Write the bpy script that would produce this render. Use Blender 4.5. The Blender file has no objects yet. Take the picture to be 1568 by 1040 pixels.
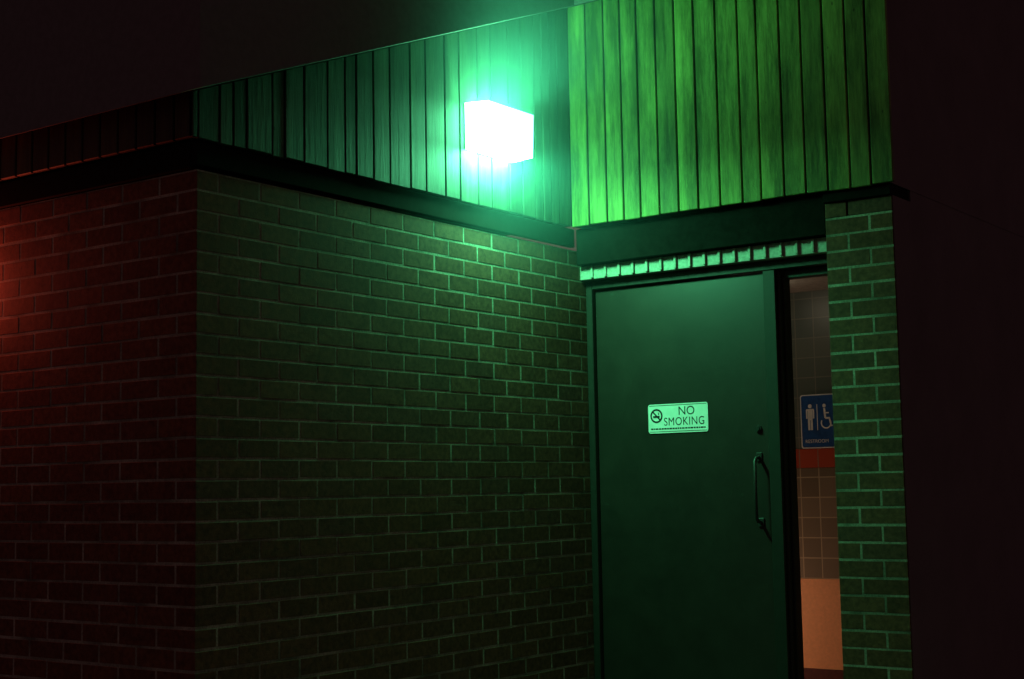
import bpy, bmesh, math, random
from mathutils import Matrix, Vector
random.seed(7)
S=bpy.context.scene
D=bpy.data
# ---------------------------------------------------------------- helpers
def empty(name,loc=(0,0,0)):
    o=D.objects.new(name,None); o.location=loc; S.collection.objects.link(o); return o
def mesh_obj(name,bm,mat,parent=None,smooth=False):
    me=D.meshes.new(name); bm.to_mesh(me); bm.free()
    if smooth:
        for p in me.polygons: p.use_smooth=True
    o=D.objects.new(name,me); S.collection.objects.link(o)
    if mat: me.materials.append(mat)
    if parent: o.parent=parent; o.matrix_parent_inverse=Matrix.Translation(-Vector(parent.location))
    return o
def box(bm,x0,x1,y0,y1,z0,z1):
    v=[bm.verts.new((x,y,z)) for x in (x0,x1) for y in (y0,y1) for z in (z0,z1)]
    for f in ((0,1,3,2),(4,6,7,5),(0,4,5,1),(2,3,7,6),(0,2,6,4),(1,5,7,3)):
        bm.faces.new([v[i] for i in f])
def bevel(o,w=.003,seg=1):
    m=o.modifiers.new('b','BEVEL'); m.width=w; m.segments=seg; m.limit_method='ANGLE'
def boxo(name,b,mat,parent=None,bv=.003):
    bm=bmesh.new(); box(bm,*b); bmesh.ops.recalc_face_normals(bm,faces=bm.faces)
    o=mesh_obj(name,bm,mat,parent)
    if bv: bevel(o,bv)
    return o
def newmat(name):
    m=D.materials.new(name); m.use_nodes=True; nt=m.node_tree
    return m,nt,nt.nodes['Principled BSDF']
def N(nt,t,**k):
    n=nt.nodes.new(t)
    for a,b in k.items(): setattr(n,a,b)
    return n
def noise(nt,scale,detail=4,vec=None,rough=.6):
    n=N(nt,'ShaderNodeTexNoise'); n.inputs['Scale'].default_value=scale; n.inputs['Detail'].default_value=detail
    n.inputs['Roughness'].default_value=rough
    if vec: nt.links.new(vec,n.inputs['Vector'])
    return n.outputs['Fac']
def ramp(nt,fac,stops):
    r=N(nt,'ShaderNodeValToRGB'); e=r.color_ramp.elements
    while len(e)<len(stops): e.new(.5)
    for i,(p,c) in enumerate(stops):
        e[i].position=p; e[i].color=(*c,1)
    nt.links.new(fac,r.inputs['Fac']); return r.outputs['Color']
def mixc(nt,a,b,fac=.5,mode='MIX'):
    n=N(nt,'ShaderNodeMix',data_type='RGBA',blend_type=mode)
    for s,v in ((n.inputs[0],fac),(n.inputs[6],a),(n.inputs[7],b)):
        if isinstance(v,(int,float)): s.default_value=v
        elif isinstance(v,tuple): s.default_value=(*v,1)
        else: nt.links.new(v,s)
    return n.outputs[2]
def mapped(nt,scale=(1,1,1),island=False):
    tc=N(nt,'ShaderNodeTexCoord'); mp=N(nt,'ShaderNodeMapping'); mp.inputs['Scale'].default_value=scale
    nt.links.new(tc.outputs['Object'],mp.inputs['Vector'])
    if island:
        g=N(nt,'ShaderNodeNewGeometry'); m=N(nt,'ShaderNodeVectorMath',operation='SCALE')
        c=N(nt,'ShaderNodeCombineXYZ')
        for i in range(3): nt.links.new(g.outputs['Random Per Island'],c.inputs[i])
        nt.links.new(c.outputs[0],m.inputs[0]); m.inputs['Scale'].default_value=37
        nt.links.new(m.outputs[0],mp.inputs['Location'])
    return mp.outputs[0]
def bump(nt,b,h,strength=.3,dist=.004):
    n=N(nt,'ShaderNodeBump'); n.inputs['Strength'].default_value=strength; n.inputs['Distance'].default_value=dist
    nt.links.new(h,n.inputs['Height']); nt.links.new(n.outputs[0],b.inputs['Normal'])
def island(nt):
    return N(nt,'ShaderNodeNewGeometry').outputs['Random Per Island']
def simple(name,col,rough=.6,metal=0,var=.25,ns=30,spec=.5,bs=.12):
    m,nt,b=newmat(name)
    f=noise(nt,ns,5,mapped(nt))
    lo=tuple(c*(1-var) for c in col); hi=tuple(min(1,c*(1+var)) for c in col)
    nt.links.new(ramp(nt,f,[(.3,lo),(.7,hi)]),b.inputs['Base Color'])
    b.inputs['Roughness'].default_value=rough; b.inputs['Metallic'].default_value=metal
    b.inputs['Specular IOR Level'].default_value=spec
    bump(nt,b,f,bs,.002); return m
# ---------------------------------------------------------------- materials
def brick_mat():
    m,nt,b=newmat('brick_clay'); v=mapped(nt,(1,1,1),True)
    c=ramp(nt,island(nt),[(0,(.085,.038,.022)),(.35,(.105,.048,.028)),(.7,(.12,.056,.032)),(1,(.09,.044,.03))])
    f=noise(nt,45,6,v); c=mixc(nt,c,ramp(nt,f,[(.3,(.4,.4,.4)),(.7,(1.3,1.25,1.15))]),.85,'MULTIPLY')
    nt.links.new(c,b.inputs['Base Color']); b.inputs['Roughness'].default_value=.85
    b.inputs['Specular IOR Level'].default_value=.2
    bump(nt,b,noise(nt,160,5,v),.45,.002); return m
def mortar_mat():
    m,nt,b=newmat('mortar'); v=mapped(nt)
    f=noise(nt,5,5,v); g=noise(nt,120,4,v)
    c=mixc(nt,ramp(nt,f,[(.35,(.10,.105,.075)),(.65,(.34,.34,.26))]),ramp(nt,g,[(.3,(.4,.4,.4)),(.7,(1.2,1.2,1.2))]),.85,'MULTIPLY')
    nt.links.new(c,b.inputs['Base Color']); b.inputs['Roughness'].default_value=.95
    bump(nt,b,g,.4,.002); return m
def wood_mat(name,k=1,tint=(1,1,1)):
    m,nt,b=newmat(name); v=mapped(nt,(14,14,.9),True)
    f=noise(nt,3,8,v,.7)
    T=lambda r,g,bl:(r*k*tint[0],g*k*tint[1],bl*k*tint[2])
    base=ramp(nt,f,[(.25,T(.14,.12,.03)),(.5,T(.33,.29,.07)),(.75,T(.50,.43,.12))])
    tone=ramp(nt,island(nt),[(0,(.62,.62,.6)),(.5,(.95,.95,.9)),(1,(1.15,1.12,1.0))])
    c=mixc(nt,base,tone,1,'MULTIPLY')
    st=noise(nt,1,6,mapped(nt,(9,9,1.4)),.75)
    c=mixc(nt,c,ramp(nt,st,[(.40,(.24,.28,.22)),(.60,(1,1,1))]),.9,'MULTIPLY')
    vo=N(nt,'ShaderNodeTexVoronoi'); nt.links.new(mapped(nt,(8,8,4)),vo.inputs['Vector'])
    vo.inputs['Scale'].default_value=1.3
    c=mixc(nt,c,ramp(nt,vo.outputs['Distance'],[(.035,(.25,.25,.2)),(.06,(1,1,1))]),.8,'MULTIPLY')
    nt.links.new(c,b.inputs['Base Color']); b.inputs['Roughness'].default_value=.65
    b.inputs['Specular IOR Level'].default_value=.3
    bump(nt,b,f,.5,.004); return m
BRICK=brick_mat(); MORTAR=mortar_mat(); WOOD=wood_mat('stained_siding',.95,(.62,1,1)); WOODL=wood_mat('falloff_halo_siding',.20,(.6,1,2.6)); WOODD=wood_mat('shaded_siding',.10)  # left siding toned dark teal for falloff and halo; front siding darkened for shade
DARKTRIM=simple('dark_trim_paint',(.008,.008,.007),.85,spec=.02)
BACKING=simple('siding_backing',(.02,.02,.015),.9,spec=.1)
DOORP=simple('door_paint',(.022,.018,.014),.36,var=.2,ns=9,spec=.75,bs=.2)
FRAMEP=simple('door_frame_paint',(.020,.020,.016),.5,var=.15,spec=.3)
STRIP=simple('lit_strip',(.30,.32,.26),.5,var=.35,ns=60)  # pale tone painting in the lamplit strip above the door
ROOFM=simple('roof_fascia_metal',(.13,.12,.12),.8,spec=.15,var=.1)
METAL=simple('handle_metal',(.025,.024,.022),.4,0)
CONC=simple('concrete',(.07,.066,.06),.9,ns=12)
ASPH=simple('asphalt',(.045,.045,.047),.95,ns=40)
FLANK=simple('flank_shade',(.13,.11,.11),.9,spec=.1,var=.1,ns=4)  # even dark tone in place of brick, for shade on the unlit flank
# ---------------------------------------------------------------- building
B=empty('brick_building')
BX=-4.006; FY=3.583; L=.2; J=.01; C=.075; DP=.1
def jit(): return random.uniform(-.0015,.0015)
def fj(): return random.uniform(-.0003,.0003)
bm=bmesh.new()
NC=31
for i in range(NC):
    z0=i*C+J; z1=(i+1)*C
    odd=i%2
    y=FY if odd else FY+DP+J
    while y<6.19:
        y1=min(y+L,6.20)
        if y1-y>.02: box(bm,BX-DP,BX+fj(),y+(0 if y==FY else jit()),y1+jit(),z0+jit(),z1+jit())
        y+=L+J
    x=BX-(DP+J if odd else 0)
    while x>-9.0:
        box(bm,x-L,x,FY+fj(),FY+DP,z0+jit(),z1+jit()); x-=L+J
bmesh.ops.recalc_face_normals(bm,faces=bm.faces)
bevel(mesh_obj('wall_bricks',bm,BRICK,B),.0012)
R=.0008
boxo('side_wall_mortar',(BX-.3,BX-R,FY+R,6.25,0,NC*C+.005),MORTAR,B,0)
boxo('front_wall_mortar',(-9.0,BX-.3,FY+R,FY+.3,0,NC*C+.005),MORTAR,B,0)
PX0,PX1,PY=-2.66,-2.35,6.05
bm=bmesh.new()
for i in range(NC+1):
    z0=i*C+J-.008; z1=(i+1)*C-.008; odd=i%2
    cuts=[(PX0,PX0+.1),(PX0+.11,PX1)] if odd else [(PX0,PX0+.2),(PX0+.21,PX1)]
    for a,b_ in cuts: box(bm,a,b_,PY+fj(),PY+DP,z0+jit(),z1+jit())
    for a,b_ in cuts: box(bm,a,b_,PY+DP+J,PY+2*DP+J,z0,z1)
bmesh.ops.recalc_face_normals(bm,faces=bm.faces)
bevel(mesh_obj('pier_bricks',bm,BRICK,B),.0012)
boxo('pier_mortar',(PX0+R,PX1-R,PY+R,PY+.21-R,0,NC*C+.0),MORTAR,B,0)
boxo('flank_wall',(PX1-.2,PX1+.004,PY+.215,10.5,0,2.446),FLANK,B,0)
boxo('pier_side_shade',(PX1+.001,PX1+.0045,PY+.006,PY+.25,0,2.392),FLANK,B,0)  # dark sheet added over the pier's brick side, standing in for shade
WX=-3.98; WY=6.0; WZ=2.44
def roofz(y): return 2.81+.386*(y-4.06)
W=.098; G=.007
bm=bmesh.new()
def board_y(y0,y1):
    z0=WZ+random.uniform(-.003,.003); d=random.uniform(-.0015,.0015)
    za,zb=roofz(y0),roofz(y1)
    v=[bm.verts.new(p) for p in [(WX+d,y0,z0),(WX+d,y1,z0),(WX+d,y1,zb),(WX+d,y0,za),(WX-.02,y0,z0),(WX-.02,y1,z0),(WX-.02,y1,zb),(WX-.02,y0,za)]]
    for f in ((0,1,2,3),(5,4,7,6),(0,4,5,1),(3,2,6,7),(0,3,7,4),(1,5,6,2)): bm.faces.new([v[k] for k in f])
y=WY-.004
while y>FY-.04:
    w=W*random.choice([1,1,.62,1.3]); board_y(max(y-w,FY-.045),y); y-=w+G
bmesh.ops.recalc_face_normals(bm,faces=bm.faces)
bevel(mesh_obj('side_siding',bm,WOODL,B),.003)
bm=bmesh.new(); x=WX
while x<PX1+.01:
    w=W*random.choice([1,1,.9,1.1]); x1=min(x+w,PX1+.03); d=random.uniform(-.0015,.0015)
    box(bm,x+.001,x1,WY+d,WY+.02,WZ+random.uniform(-.003,.003),roofz(WY)); x=x1+G
bmesh.ops.recalc_face_normals(bm,faces=bm.faces)
bevel(mesh_obj('timber_siding',bm,WOOD,B),.003)
bm=bmesh.new(); x=WX
while x>-9.0:
    box(bm,x-W,x-.001,FY-.045,FY-.025,WZ,roofz(FY-.04)); x-=W+G
bmesh.ops.recalc_face_normals(bm,faces=bm.faces)
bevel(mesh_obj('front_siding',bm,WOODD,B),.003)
def prism(name,x0,x1,y0,y1,zb,mat,top=0,tb=None):
    bm=bmesh.new()
    b0=zb if tb is None else roofz(y0)+tb; b1=zb if tb is None else roofz(y1)+tb
    t0=roofz(y0)+top; t1=roofz(y1)+top
    v=[bm.verts.new(p) for p in [(x0,y0,b0),(x1,y0,b0),(x1,y1,b1),(x0,y1,b1),(x0,y0,t0),(x1,y0,t0),(x1,y1,t1),(x0,y1,t1)]]
    for f in ((0,3,2,1),(4,5,6,7),(0,1,5,4),(1,2,6,5),(2,3,7,6),(3,0,4,7)): bm.faces.new([v[k] for k in f])
    return mesh_obj(name,bm,mat,B)
prism('upper_wall_left',-9.0,WX-.012,FY-.033,WY+.012,WZ+.006,BACKING)
prism('upper_wall_right',WX-.012,PX1-.002,WY+.012,WY+.3,WZ+.006,BACKING)
prism('upper_flank_wall',PX1-.2,PX1+.0055,WY+.022,10.5,WZ+.004,FLANK)
prism('roof_left',-9.2,WX+.12,FY-.12,10.6,0,ROOFM,top=.62,tb=.002)
prism('roof_right',WX+.121,PX1+.15,WY-.12,10.6,0,ROOFM,top=.62,tb=.002)
boxo('trim_side',(BX-.02,WX-.018,FY-.01,WY+.05,2.345,WZ-.004),DARKTRIM,B)
boxo('trim_front',(-9.0,BX-.02,FY-.015,FY+.05,2.335,WZ-.004),DARKTRIM,B)
boxo('beam_over_door',(BX+.012,PX0-.002,6.055,6.25,2.255,WZ-.004),DARKTRIM,B)
boxo('trim_pier',(PX0,PX1+.004,PY-.02,PY+.2,2.393,WZ-.004),DARKTRIM,B)
bm=bmesh.new(); box(bm,BX+.002,PX0-.002,6.10,6.25,2.185,2.253)
x=BX+.07
while x<PX0-.03:
    box(bm,x,x+.014,6.088,6.101,2.19,2.252); x+=.079
bmesh.ops.recalc_face_normals(bm,faces=bm.faces)
bevel(mesh_obj('light_comb_over_door',bm,STRIP,B),.002)  # ribs shaped to imitate the comb of light let through the siding grooves
DX0,DX1=-3.965,-3.03
bm=bmesh.new()
box(bm,BX+.001,DX0-.004,6.15,6.27,0,2.183)
box(bm,DX0-.004,-2.42,6.15,6.27,2.14,2.183)
box(bm,DX1+.004,-2.965,6.15,6.27,0,2.139)
box(bm,-2.965,-2.952,6.17,6.27,0,2.139)
box(bm,-2.952,-2.94,6.20,6.26,0,2.11)
box(bm,-2.94,-2.42,6.20,6.26,2.10,2.139)
bmesh.ops.recalc_face_normals(bm,faces=bm.faces)
bevel(mesh_obj('door_frame',bm,FRAMEP,B),.003)
boxo('door_leaf',(DX0,DX1,6.175,6.23,.01,2.134),DOORP,B,.004)
boxo('door_threshold',(DX0,-2.6,6.12,6.3,-.01,.008),METAL,B)
IY=7.4
def tile_mat(name,a,b_,w,h,grout):
    m,nt,b=newmat(name)
    tc=N(nt,'ShaderNodeTexCoord'); sp=N(nt,'ShaderNodeSeparateXYZ'); cb=N(nt,'ShaderNodeCombineXYZ')
    nt.links.new(tc.outputs['Object'],sp.inputs[0]); nt.links.new(sp.outputs['X'],cb.inputs['X']); nt.links.new(sp.outputs['Z'],cb.inputs['Y'])
    t=N(nt,'ShaderNodeTexBrick'); t.offset=0
    nt.links.new(cb.outputs[0],t.inputs['Vector'])
    t.inputs['Color1'].default_value=(*a,1); t.inputs['Color2'].default_value=(*b_,1); t.inputs['Mortar'].default_value=(*grout,1)
    t.inputs['Scale'].default_value=1; t.inputs['Brick Width'].default_value=w; t.inputs['Row Height'].default_value=h
    t.inputs['Mortar Size'].default_value=.003
    nt.links.new(t.outputs['Color'],b.inputs['Base Color']); b.inputs['Roughness'].default_value=.35
    return m
TG=tile_mat('tile_grey_green',(.10,.13,.11),(.13,.15,.12),.108,.108,(.2,.2,.16))
TB=tile_mat('tile_brown',(.19,.145,.095),(.26,.20,.135),.108,.108,(.48,.38,.25))
TR=tile_mat('tile_red',(.52,.08,.04),(.43,.065,.03),.108,.2,(.3,.2,.15))
OR=simple('orange_paint',(.95,.42,.18),.6,var=.08,ns=60)
boxo('vestibule_wall_upper',(-4.2,-2.55,IY,IY+.1,1.342,2.6),TG,B,0)
boxo('vestibule_wall_band',(-4.2,-2.55,IY-.003,IY+.1,1.24,1.341),TR,B,0)
boxo('vestibule_wall_mid',(-4.2,-2.55,IY,IY+.1,.646,1.239),TB,B,0)
boxo('vestibule_wainscot',(-4.2,-2.55,IY-.004,IY+.1,.172,.645),OR,B,0)
boxo('vestibule_base',(-4.2,-2.55,IY-.012,IY+.1,0,.171),simple('base_tile',(.10,.02,.015),.5),B,0)
boxo('vestibule_ceiling',(-4.3,-2.5,6.26,IY+.1,2.2,2.3),simple('ceiling_paint',(.4,.38,.34),.8),B,0)
boxo('vestibule_partition',(-4.3,-4.2,6.25,IY+.1,0,2.2),TB,B,0)
# ---------------------------------------------------------------- ground
bm=bmesh.new(); v=[bm.verts.new(p) for p in ((-400,-400,-.12),(400,-400,-.12),(400,400,-.12),(-400,400,-.12))]; bm.faces.new(v)
mesh_obj('ground',bm,ASPH)
boxo('sidewalk',(-12,1.5,-1.2,12,-.119,0.0),CONC,None,.01)
# ---------------------------------------------------------------- lamps
def emit(name,col,s):
    m,nt,b=newmat(name); b.inputs['Base Color'].default_value=(.8,.8,.8,1)
    b.inputs['Emission Color'].default_value=(*col,1); b.inputs['Emission Strength'].default_value=s
    b.inputs['Roughness'].default_value=.3
    return m
def wallpack(name,loc,rotz,size,col,st):
    l,p,h=size
    e=empty(name,loc); e.rotation_euler=(0,0,rotz)
    def add(o):
        o.parent=e; o.matrix_parent_inverse=Matrix(); return o
    bm=bmesh.new()
    v=[bm.verts.new(q) for q in [(.003,-l/2,-h/2),(p*.94,-l/2+.006,-h/2+.004),(p*.94,l/2-.006,-h/2+.004),(.003,l/2,-h/2),(.003,-l/2,h/2),(p,-l/2+.006,h/2-.01),(p,l/2-.006,h/2-.01),(.003,l/2,h/2)]]
    # bottom, top, near end, front, far end, back
    for i,f in enumerate(((0,3,2,1),(4,5,6,7),(0,1,5,4),(1,2,6,5),(2,3,7,6),(3,0,4,7))):
        bm.faces.new([v[k] for k in f]).material_index=i
    o=add(mesh_obj('lens',bm,None))
    for i,s in enumerate(st): o.data.materials.append(emit('%s_lens_%d'%(name,i),col,s))
    bm=bmesh.new(); box(bm,0,.0029,-l/2+.004,l/2-.004,-h/2+.004,h/2-.004)
    bmesh.ops.recalc_face_normals(bm,faces=bm.faces)
    add(mesh_obj('back_plate',bm,METAL))
    return e
wallpack('wall_lamp',(WX+.003,5.318,2.785),0,(.355,.135,.213),(.14,1.0,.42),(370,150,70,9,75,0))
wallpack('wall_lamp',(-5.62,FY-.002,2.05),-math.pi/2,(.16,.1,.14),(1.0,.10,.05),(60,35,25,50,130,0))
wallpack('added_low_light',(-4.199,6.95,.42),0,(.2,.05,.12),(1,.6,.40),(36,36,36,36,36,0))  # unseen lamp added low behind the door to brighten the orange wainscot
e=empty('ceiling_lamp',(-3.45,6.85,2.2))
bm=bmesh.new(); bmesh.ops.create_cone(bm,cap_ends=True,segments=32,radius1=.1,radius2=.13,depth=.06)
o=mesh_obj('diffuser',bm,emit('warm_diffuser',(1,.85,.6),3.4)); o.parent=e; o.location=(0,0,-.045)
bm=bmesh.new(); bmesh.ops.create_cone(bm,cap_ends=True,segments=32,radius1=.15,radius2=.15,depth=.014)
o=mesh_obj('rim',bm,METAL); o.parent=e; o.location=(0,0,-.008)
# ---------------------------------------------------------------- signs
SW=simple('sign_white',(.80,.80,.76),.4,var=.08,ns=25); SK=simple('sign_black',(.02,.02,.02),.6,spec=.1); SB=simple('sign_blue',(.02,.09,.28),.4)
def rrect(bm,x0,x1,z0,z1,r,y,th,seg=6):
    pts=[]
    for cx,cz,a in ((x1-r,z1-r,0),(x0+r,z1-r,90),(x0+r,z0+r,180),(x1-r,z0+r,270)):
        for k in range(seg+1):
            t=math.radians(a+90*k/seg); pts.append((cx+r*math.cos(t),cz+r*math.sin(t)))
    extr(bm,pts,y,th)
def extr(bm,pts,y,th):
    f=[bm.verts.new((p[0],y-th,p[1])) for p in pts]; b=[bm.verts.new((p[0],y,p[1])) for p in pts]
    bm.faces.new(f); bm.faces.new(b[::-1]); n=len(pts)
    for i in range(n): bm.faces.new((f[i],b[i],b[(i+1)%n],f[(i+1)%n]))
def ring(bm,cx,cz,r0,r1,y,th,a0=0,a1=360,seg=32):
    for k in range(seg):
        t0=math.radians(a0+(a1-a0)*k/seg); t1=math.radians(a0+(a1-a0)*(k+1)/seg)
        extr(bm,[(cx+r*math.cos(t),cz+r*math.sin(t)) for r,t in ((r0,t0),(r1,t0),(r1,t1),(r0,t1))],y,th)
def seg2(bm,a,b,w,y,th):
    dx,dz=b[0]-a[0],b[1]-a[1]; l=math.hypot(dx,dz); nx,nz=-dz/l*w/2,dx/l*w/2
    extr(bm,[(a[0]+nx,a[1]+nz),(b[0]+nx,b[1]+nz),(b[0]-nx,b[1]-nz),(a[0]-nx,a[1]-nz)],y,th)
def disc(bm,cx,cz,r,y,th):
    extr(bm,[(cx+r*math.cos(k*math.pi/10),cz+r*math.sin(k*math.pi/10)) for k in range(20)],y,th)
def fin(name,bm,mat,par):
    bmesh.ops.recalc_face_normals(bm,faces=bm.faces); return mesh_obj(name,bm,mat,par)
def text(name,s,size,x,y,z,mat,par,sx=1,off=0,sp=1):
    c=D.curves.new(name,'FONT'); c.body=s; c.size=size; c.extrude=.0004; c.offset=off; c.space_character=sp
    o=D.objects.new(name,c); S.collection.objects.link(o); c.materials.append(mat)
    o.rotation_euler=(math.pi/2,0,0); o.location=(x,y,z); o.scale=(sx,1,1)
    o.parent=par; o.matrix_parent_inverse=Matrix.Translation(-Vector(par.location))
sy=6.173; SX0,SX1,SZ0,SZ1=-3.672,-3.345,1.408,1.548
ns=empty('no_smoking_sign',((SX0+SX1)/2,sy,1.478))
bm=bmesh.new(); rrect(bm,SX0,SX1,SZ0,SZ1,.012,sy,.002); fin('plate',bm,SW,ns)
bm=bmesh.new(); y=sy-.0021; t=.0006
for q in ((SX0+.006,SX1-.006,SZ1-.008,SZ1-.0055),(SX0+.006,SX1-.006,SZ0+.006,SZ0+.0085)): 
    extr(bm,[(q[0],q[2]),(q[1],q[2]),(q[1],q[3]),(q[0],q[3])],y,t)
cx,cz=SX0+.046,SZ0+.084
ring(bm,cx,cz,.026,.034,y,t)
seg2(bm,(cx-.021,cz+.021),(cx+.021,cz-.021),.007,y,t)
seg2(bm,(cx-.018,cz-.004),(cx+.018,cz-.004),.009,y-.0008,t)
seg2(bm,(cx+.012,cz+.004),(cx+.012,cz+.016),.004,y-.0008,t)
k=SX0+.014
while k<SX1-.02:
    w=random.uniform(.006,.016); seg2(bm,(k,SZ0+.021),(min(k+w,SX1-.014),SZ0+.021),.007,y,t); k+=w+.003
fin('prohibition_symbol',bm,SK,ns)
text('text_no','NO',.058,SX0+.165,y,SZ0+.085,SK,ns,1.0,0)
text('text_smoking','SMOKING',.055,SX0+.086,y,SZ0+.036,SK,ns,.86,0,1.08)
ry=IY-.001; RX0,RX1,RZ0,RZ1=-3.438,-3.238,1.343,1.634
rs=empty('restroom_sign',((RX0+RX1)/2,ry,1.49))
bm=bmesh.new(); rrect(bm,RX0,RX1,RZ0,RZ1,.014,ry-.004,.004); fin('border',bm,SW,rs)
bm=bmesh.new(); rrect(bm,RX0+.006,RX1-.006,RZ0+.006,RZ1-.006,.011,ry-.0081,.0008); fin('panel',bm,SB,rs)
bm=bmesh.new(); y=ry-.0092; t=.001
mx=RX0+.057; mz=1.50
disc(bm,mx,mz+.071,.011,y,t)
rrect(bm,mx-.014,mx+.014,mz-.005,mz+.055,.006,y,t)
for s in (-1,1):
    seg2(bm,(mx+s*.020,mz+.052),(mx+s*.020,mz+.004),.008,y,t)
    seg2(bm,(mx+s*.0075,mz-.004),(mx+s*.0075,mz-.058),.012,y,t)
seg2(bm,(mx-.022,mz+.052),(mx+.022,mz+.052),.008,y-.0011,t)
seg2(bm,(RX0+.098,mz-.06),(RX0+.098,mz+.08),.004,y,t)
wx=RX0+.148; 
ring(bm,wx,mz-.022,.024,.031,y,t,150,390)
disc(bm,wx-.008,mz+.071,.010,y,t)
seg2(bm,(wx-.008,mz+.058),(wx-.004,mz+.004),.011,y,t)
seg2(bm,(wx-.006,mz+.032),(wx+.018,mz+.032),.007,y-.0011,t)
seg2(bm,(wx-.004,mz+.004),(wx+.022,mz+.004),.010,y-.0011,t)
seg2(bm,(wx+.02,mz+.006),(wx+.03,mz-.04),.009,y-.0022,t)
seg2(bm,(wx+.028,mz-.038),(wx+.038,mz-.036),.007,y,t)
fin('pictograms',bm,SW,rs)
text('text_restroom','RESTROOM',.026,RX0+.024,y,RZ0+.03,SW,rs)
# ---------------------------------------------------------------- door hardware
h=empty('door_pull_handle',(-3.085,6.175,1.13))
cu=D.curves.new('grip','CURVE'); cu.dimensions='3D'; cu.bevel_depth=.008; cu.bevel_resolution=4
sp=cu.splines.new('POLY'); P=[(-3.085,6.175,.98),(-3.085,6.14,.985),(-3.085,6.125,1.0),(-3.085,6.122,1.13),(-3.085,6.125,1.26),(-3.085,6.14,1.275),(-3.085,6.175,1.28)]
sp.points.add(len(P)-1)
for i,p in enumerate(P): sp.points[i].co=(*p,1)
g=D.objects.new('grip',cu); S.collection.objects.link(g); cu.materials.append(METAL); g.parent=h; g.matrix_parent_inverse=Matrix.Translation(-h.location)
for z in (.98,1.28):
    boxo('mount_plate',(-3.10,-3.07,6.168,6.1748,z-.02,z+.02),METAL,h,.002)
k=empty('deadbolt_lock',(-3.085,6.175,1.41))
for r,d,yy in ((.018,.008,6.171),(.011,.006,6.164)):
    bm=bmesh.new(); bmesh.ops.create_cone(bm,cap_ends=True,segments=24,radius1=r,radius2=r*.9,depth=d,matrix=Matrix.Translation((-3.085,yy,1.41))@Matrix.Rotation(math.pi/2,4,'X'))
    mesh_obj('cylinder_collar',bm,METAL,k)
# ---------------------------------------------------------------- scattering volume added around the lamp to make its halo
bm=bmesh.new(); bmesh.ops.create_icosphere(bm,subdivisions=4,radius=1.0)
m=D.materials.new('halo_scatter'); m.use_nodes=True; nt=m.node_tree; nt.nodes.clear()
tc=N(nt,'ShaderNodeTexCoord'); ln=N(nt,'ShaderNodeVectorMath',operation='LENGTH'); nt.links.new(tc.outputs['Object'],ln.inputs[0])
mr=N(nt,'ShaderNodeMapRange'); nt.links.new(ln.outputs['Value'],mr.inputs['Value'])
mr.inputs['From Min'].default_value=0; mr.inputs['From Max'].default_value=.98; mr.inputs['To Min'].default_value=1; mr.inputs['To Max'].default_value=0
pw=N(nt,'ShaderNodeMath',operation='POWER'); nt.links.new(mr.outputs[0],pw.inputs[0]); pw.inputs[1].default_value=2.4
mu=N(nt,'ShaderNodeMath',operation='MULTIPLY'); nt.links.new(pw.outputs[0],mu.inputs[0]); mu.inputs[1].default_value=.40
vs=N(nt,'ShaderNodeVolumeScatter'); nt.links.new(mu.outputs[0],vs.inputs['Density']); vs.inputs['Anisotropy'].default_value=.2
vs.inputs['Color'].default_value=(.5,1,1,1)
out=N(nt,'ShaderNodeOutputMaterial'); nt.links.new(vs.outputs[0],out.inputs['Volume'])
o=mesh_obj('lamp_halo',bm,m); o.location=(-3.75,5.30,3.05); o.scale=(1.3,1.3,1.3)
# ---------------------------------------------------------------- world
w=D.worlds.new('World'); S.world=w; w.use_nodes=True; nt=w.node_tree
bg=nt.nodes['Background']; bg.inputs['Color'].default_value=(1,.48,.54,1); bg.inputs['Strength'].default_value=.072
# ---------------------------------------------------------------- camera
cam=D.cameras.new('camera'); co=D.objects.new('camera',cam); S.collection.objects.link(co)
cam.lens=51.66; cam.sensor_width=36; cam.clip_end=1500; cam.clip_start=.05
co.matrix_world=Matrix.Translation((0,0,1.15))@Matrix.Rotation(math.radians(36),4,'Z')@Matrix.Rotation(math.radians(90+5.83),4,'X')@Matrix.Rotation(math.radians(-1),4,'Z')
S.camera=co
S.view_settings.view_transform='Standard'; S.view_settings.look='None'; S.view_settings.exposure=0
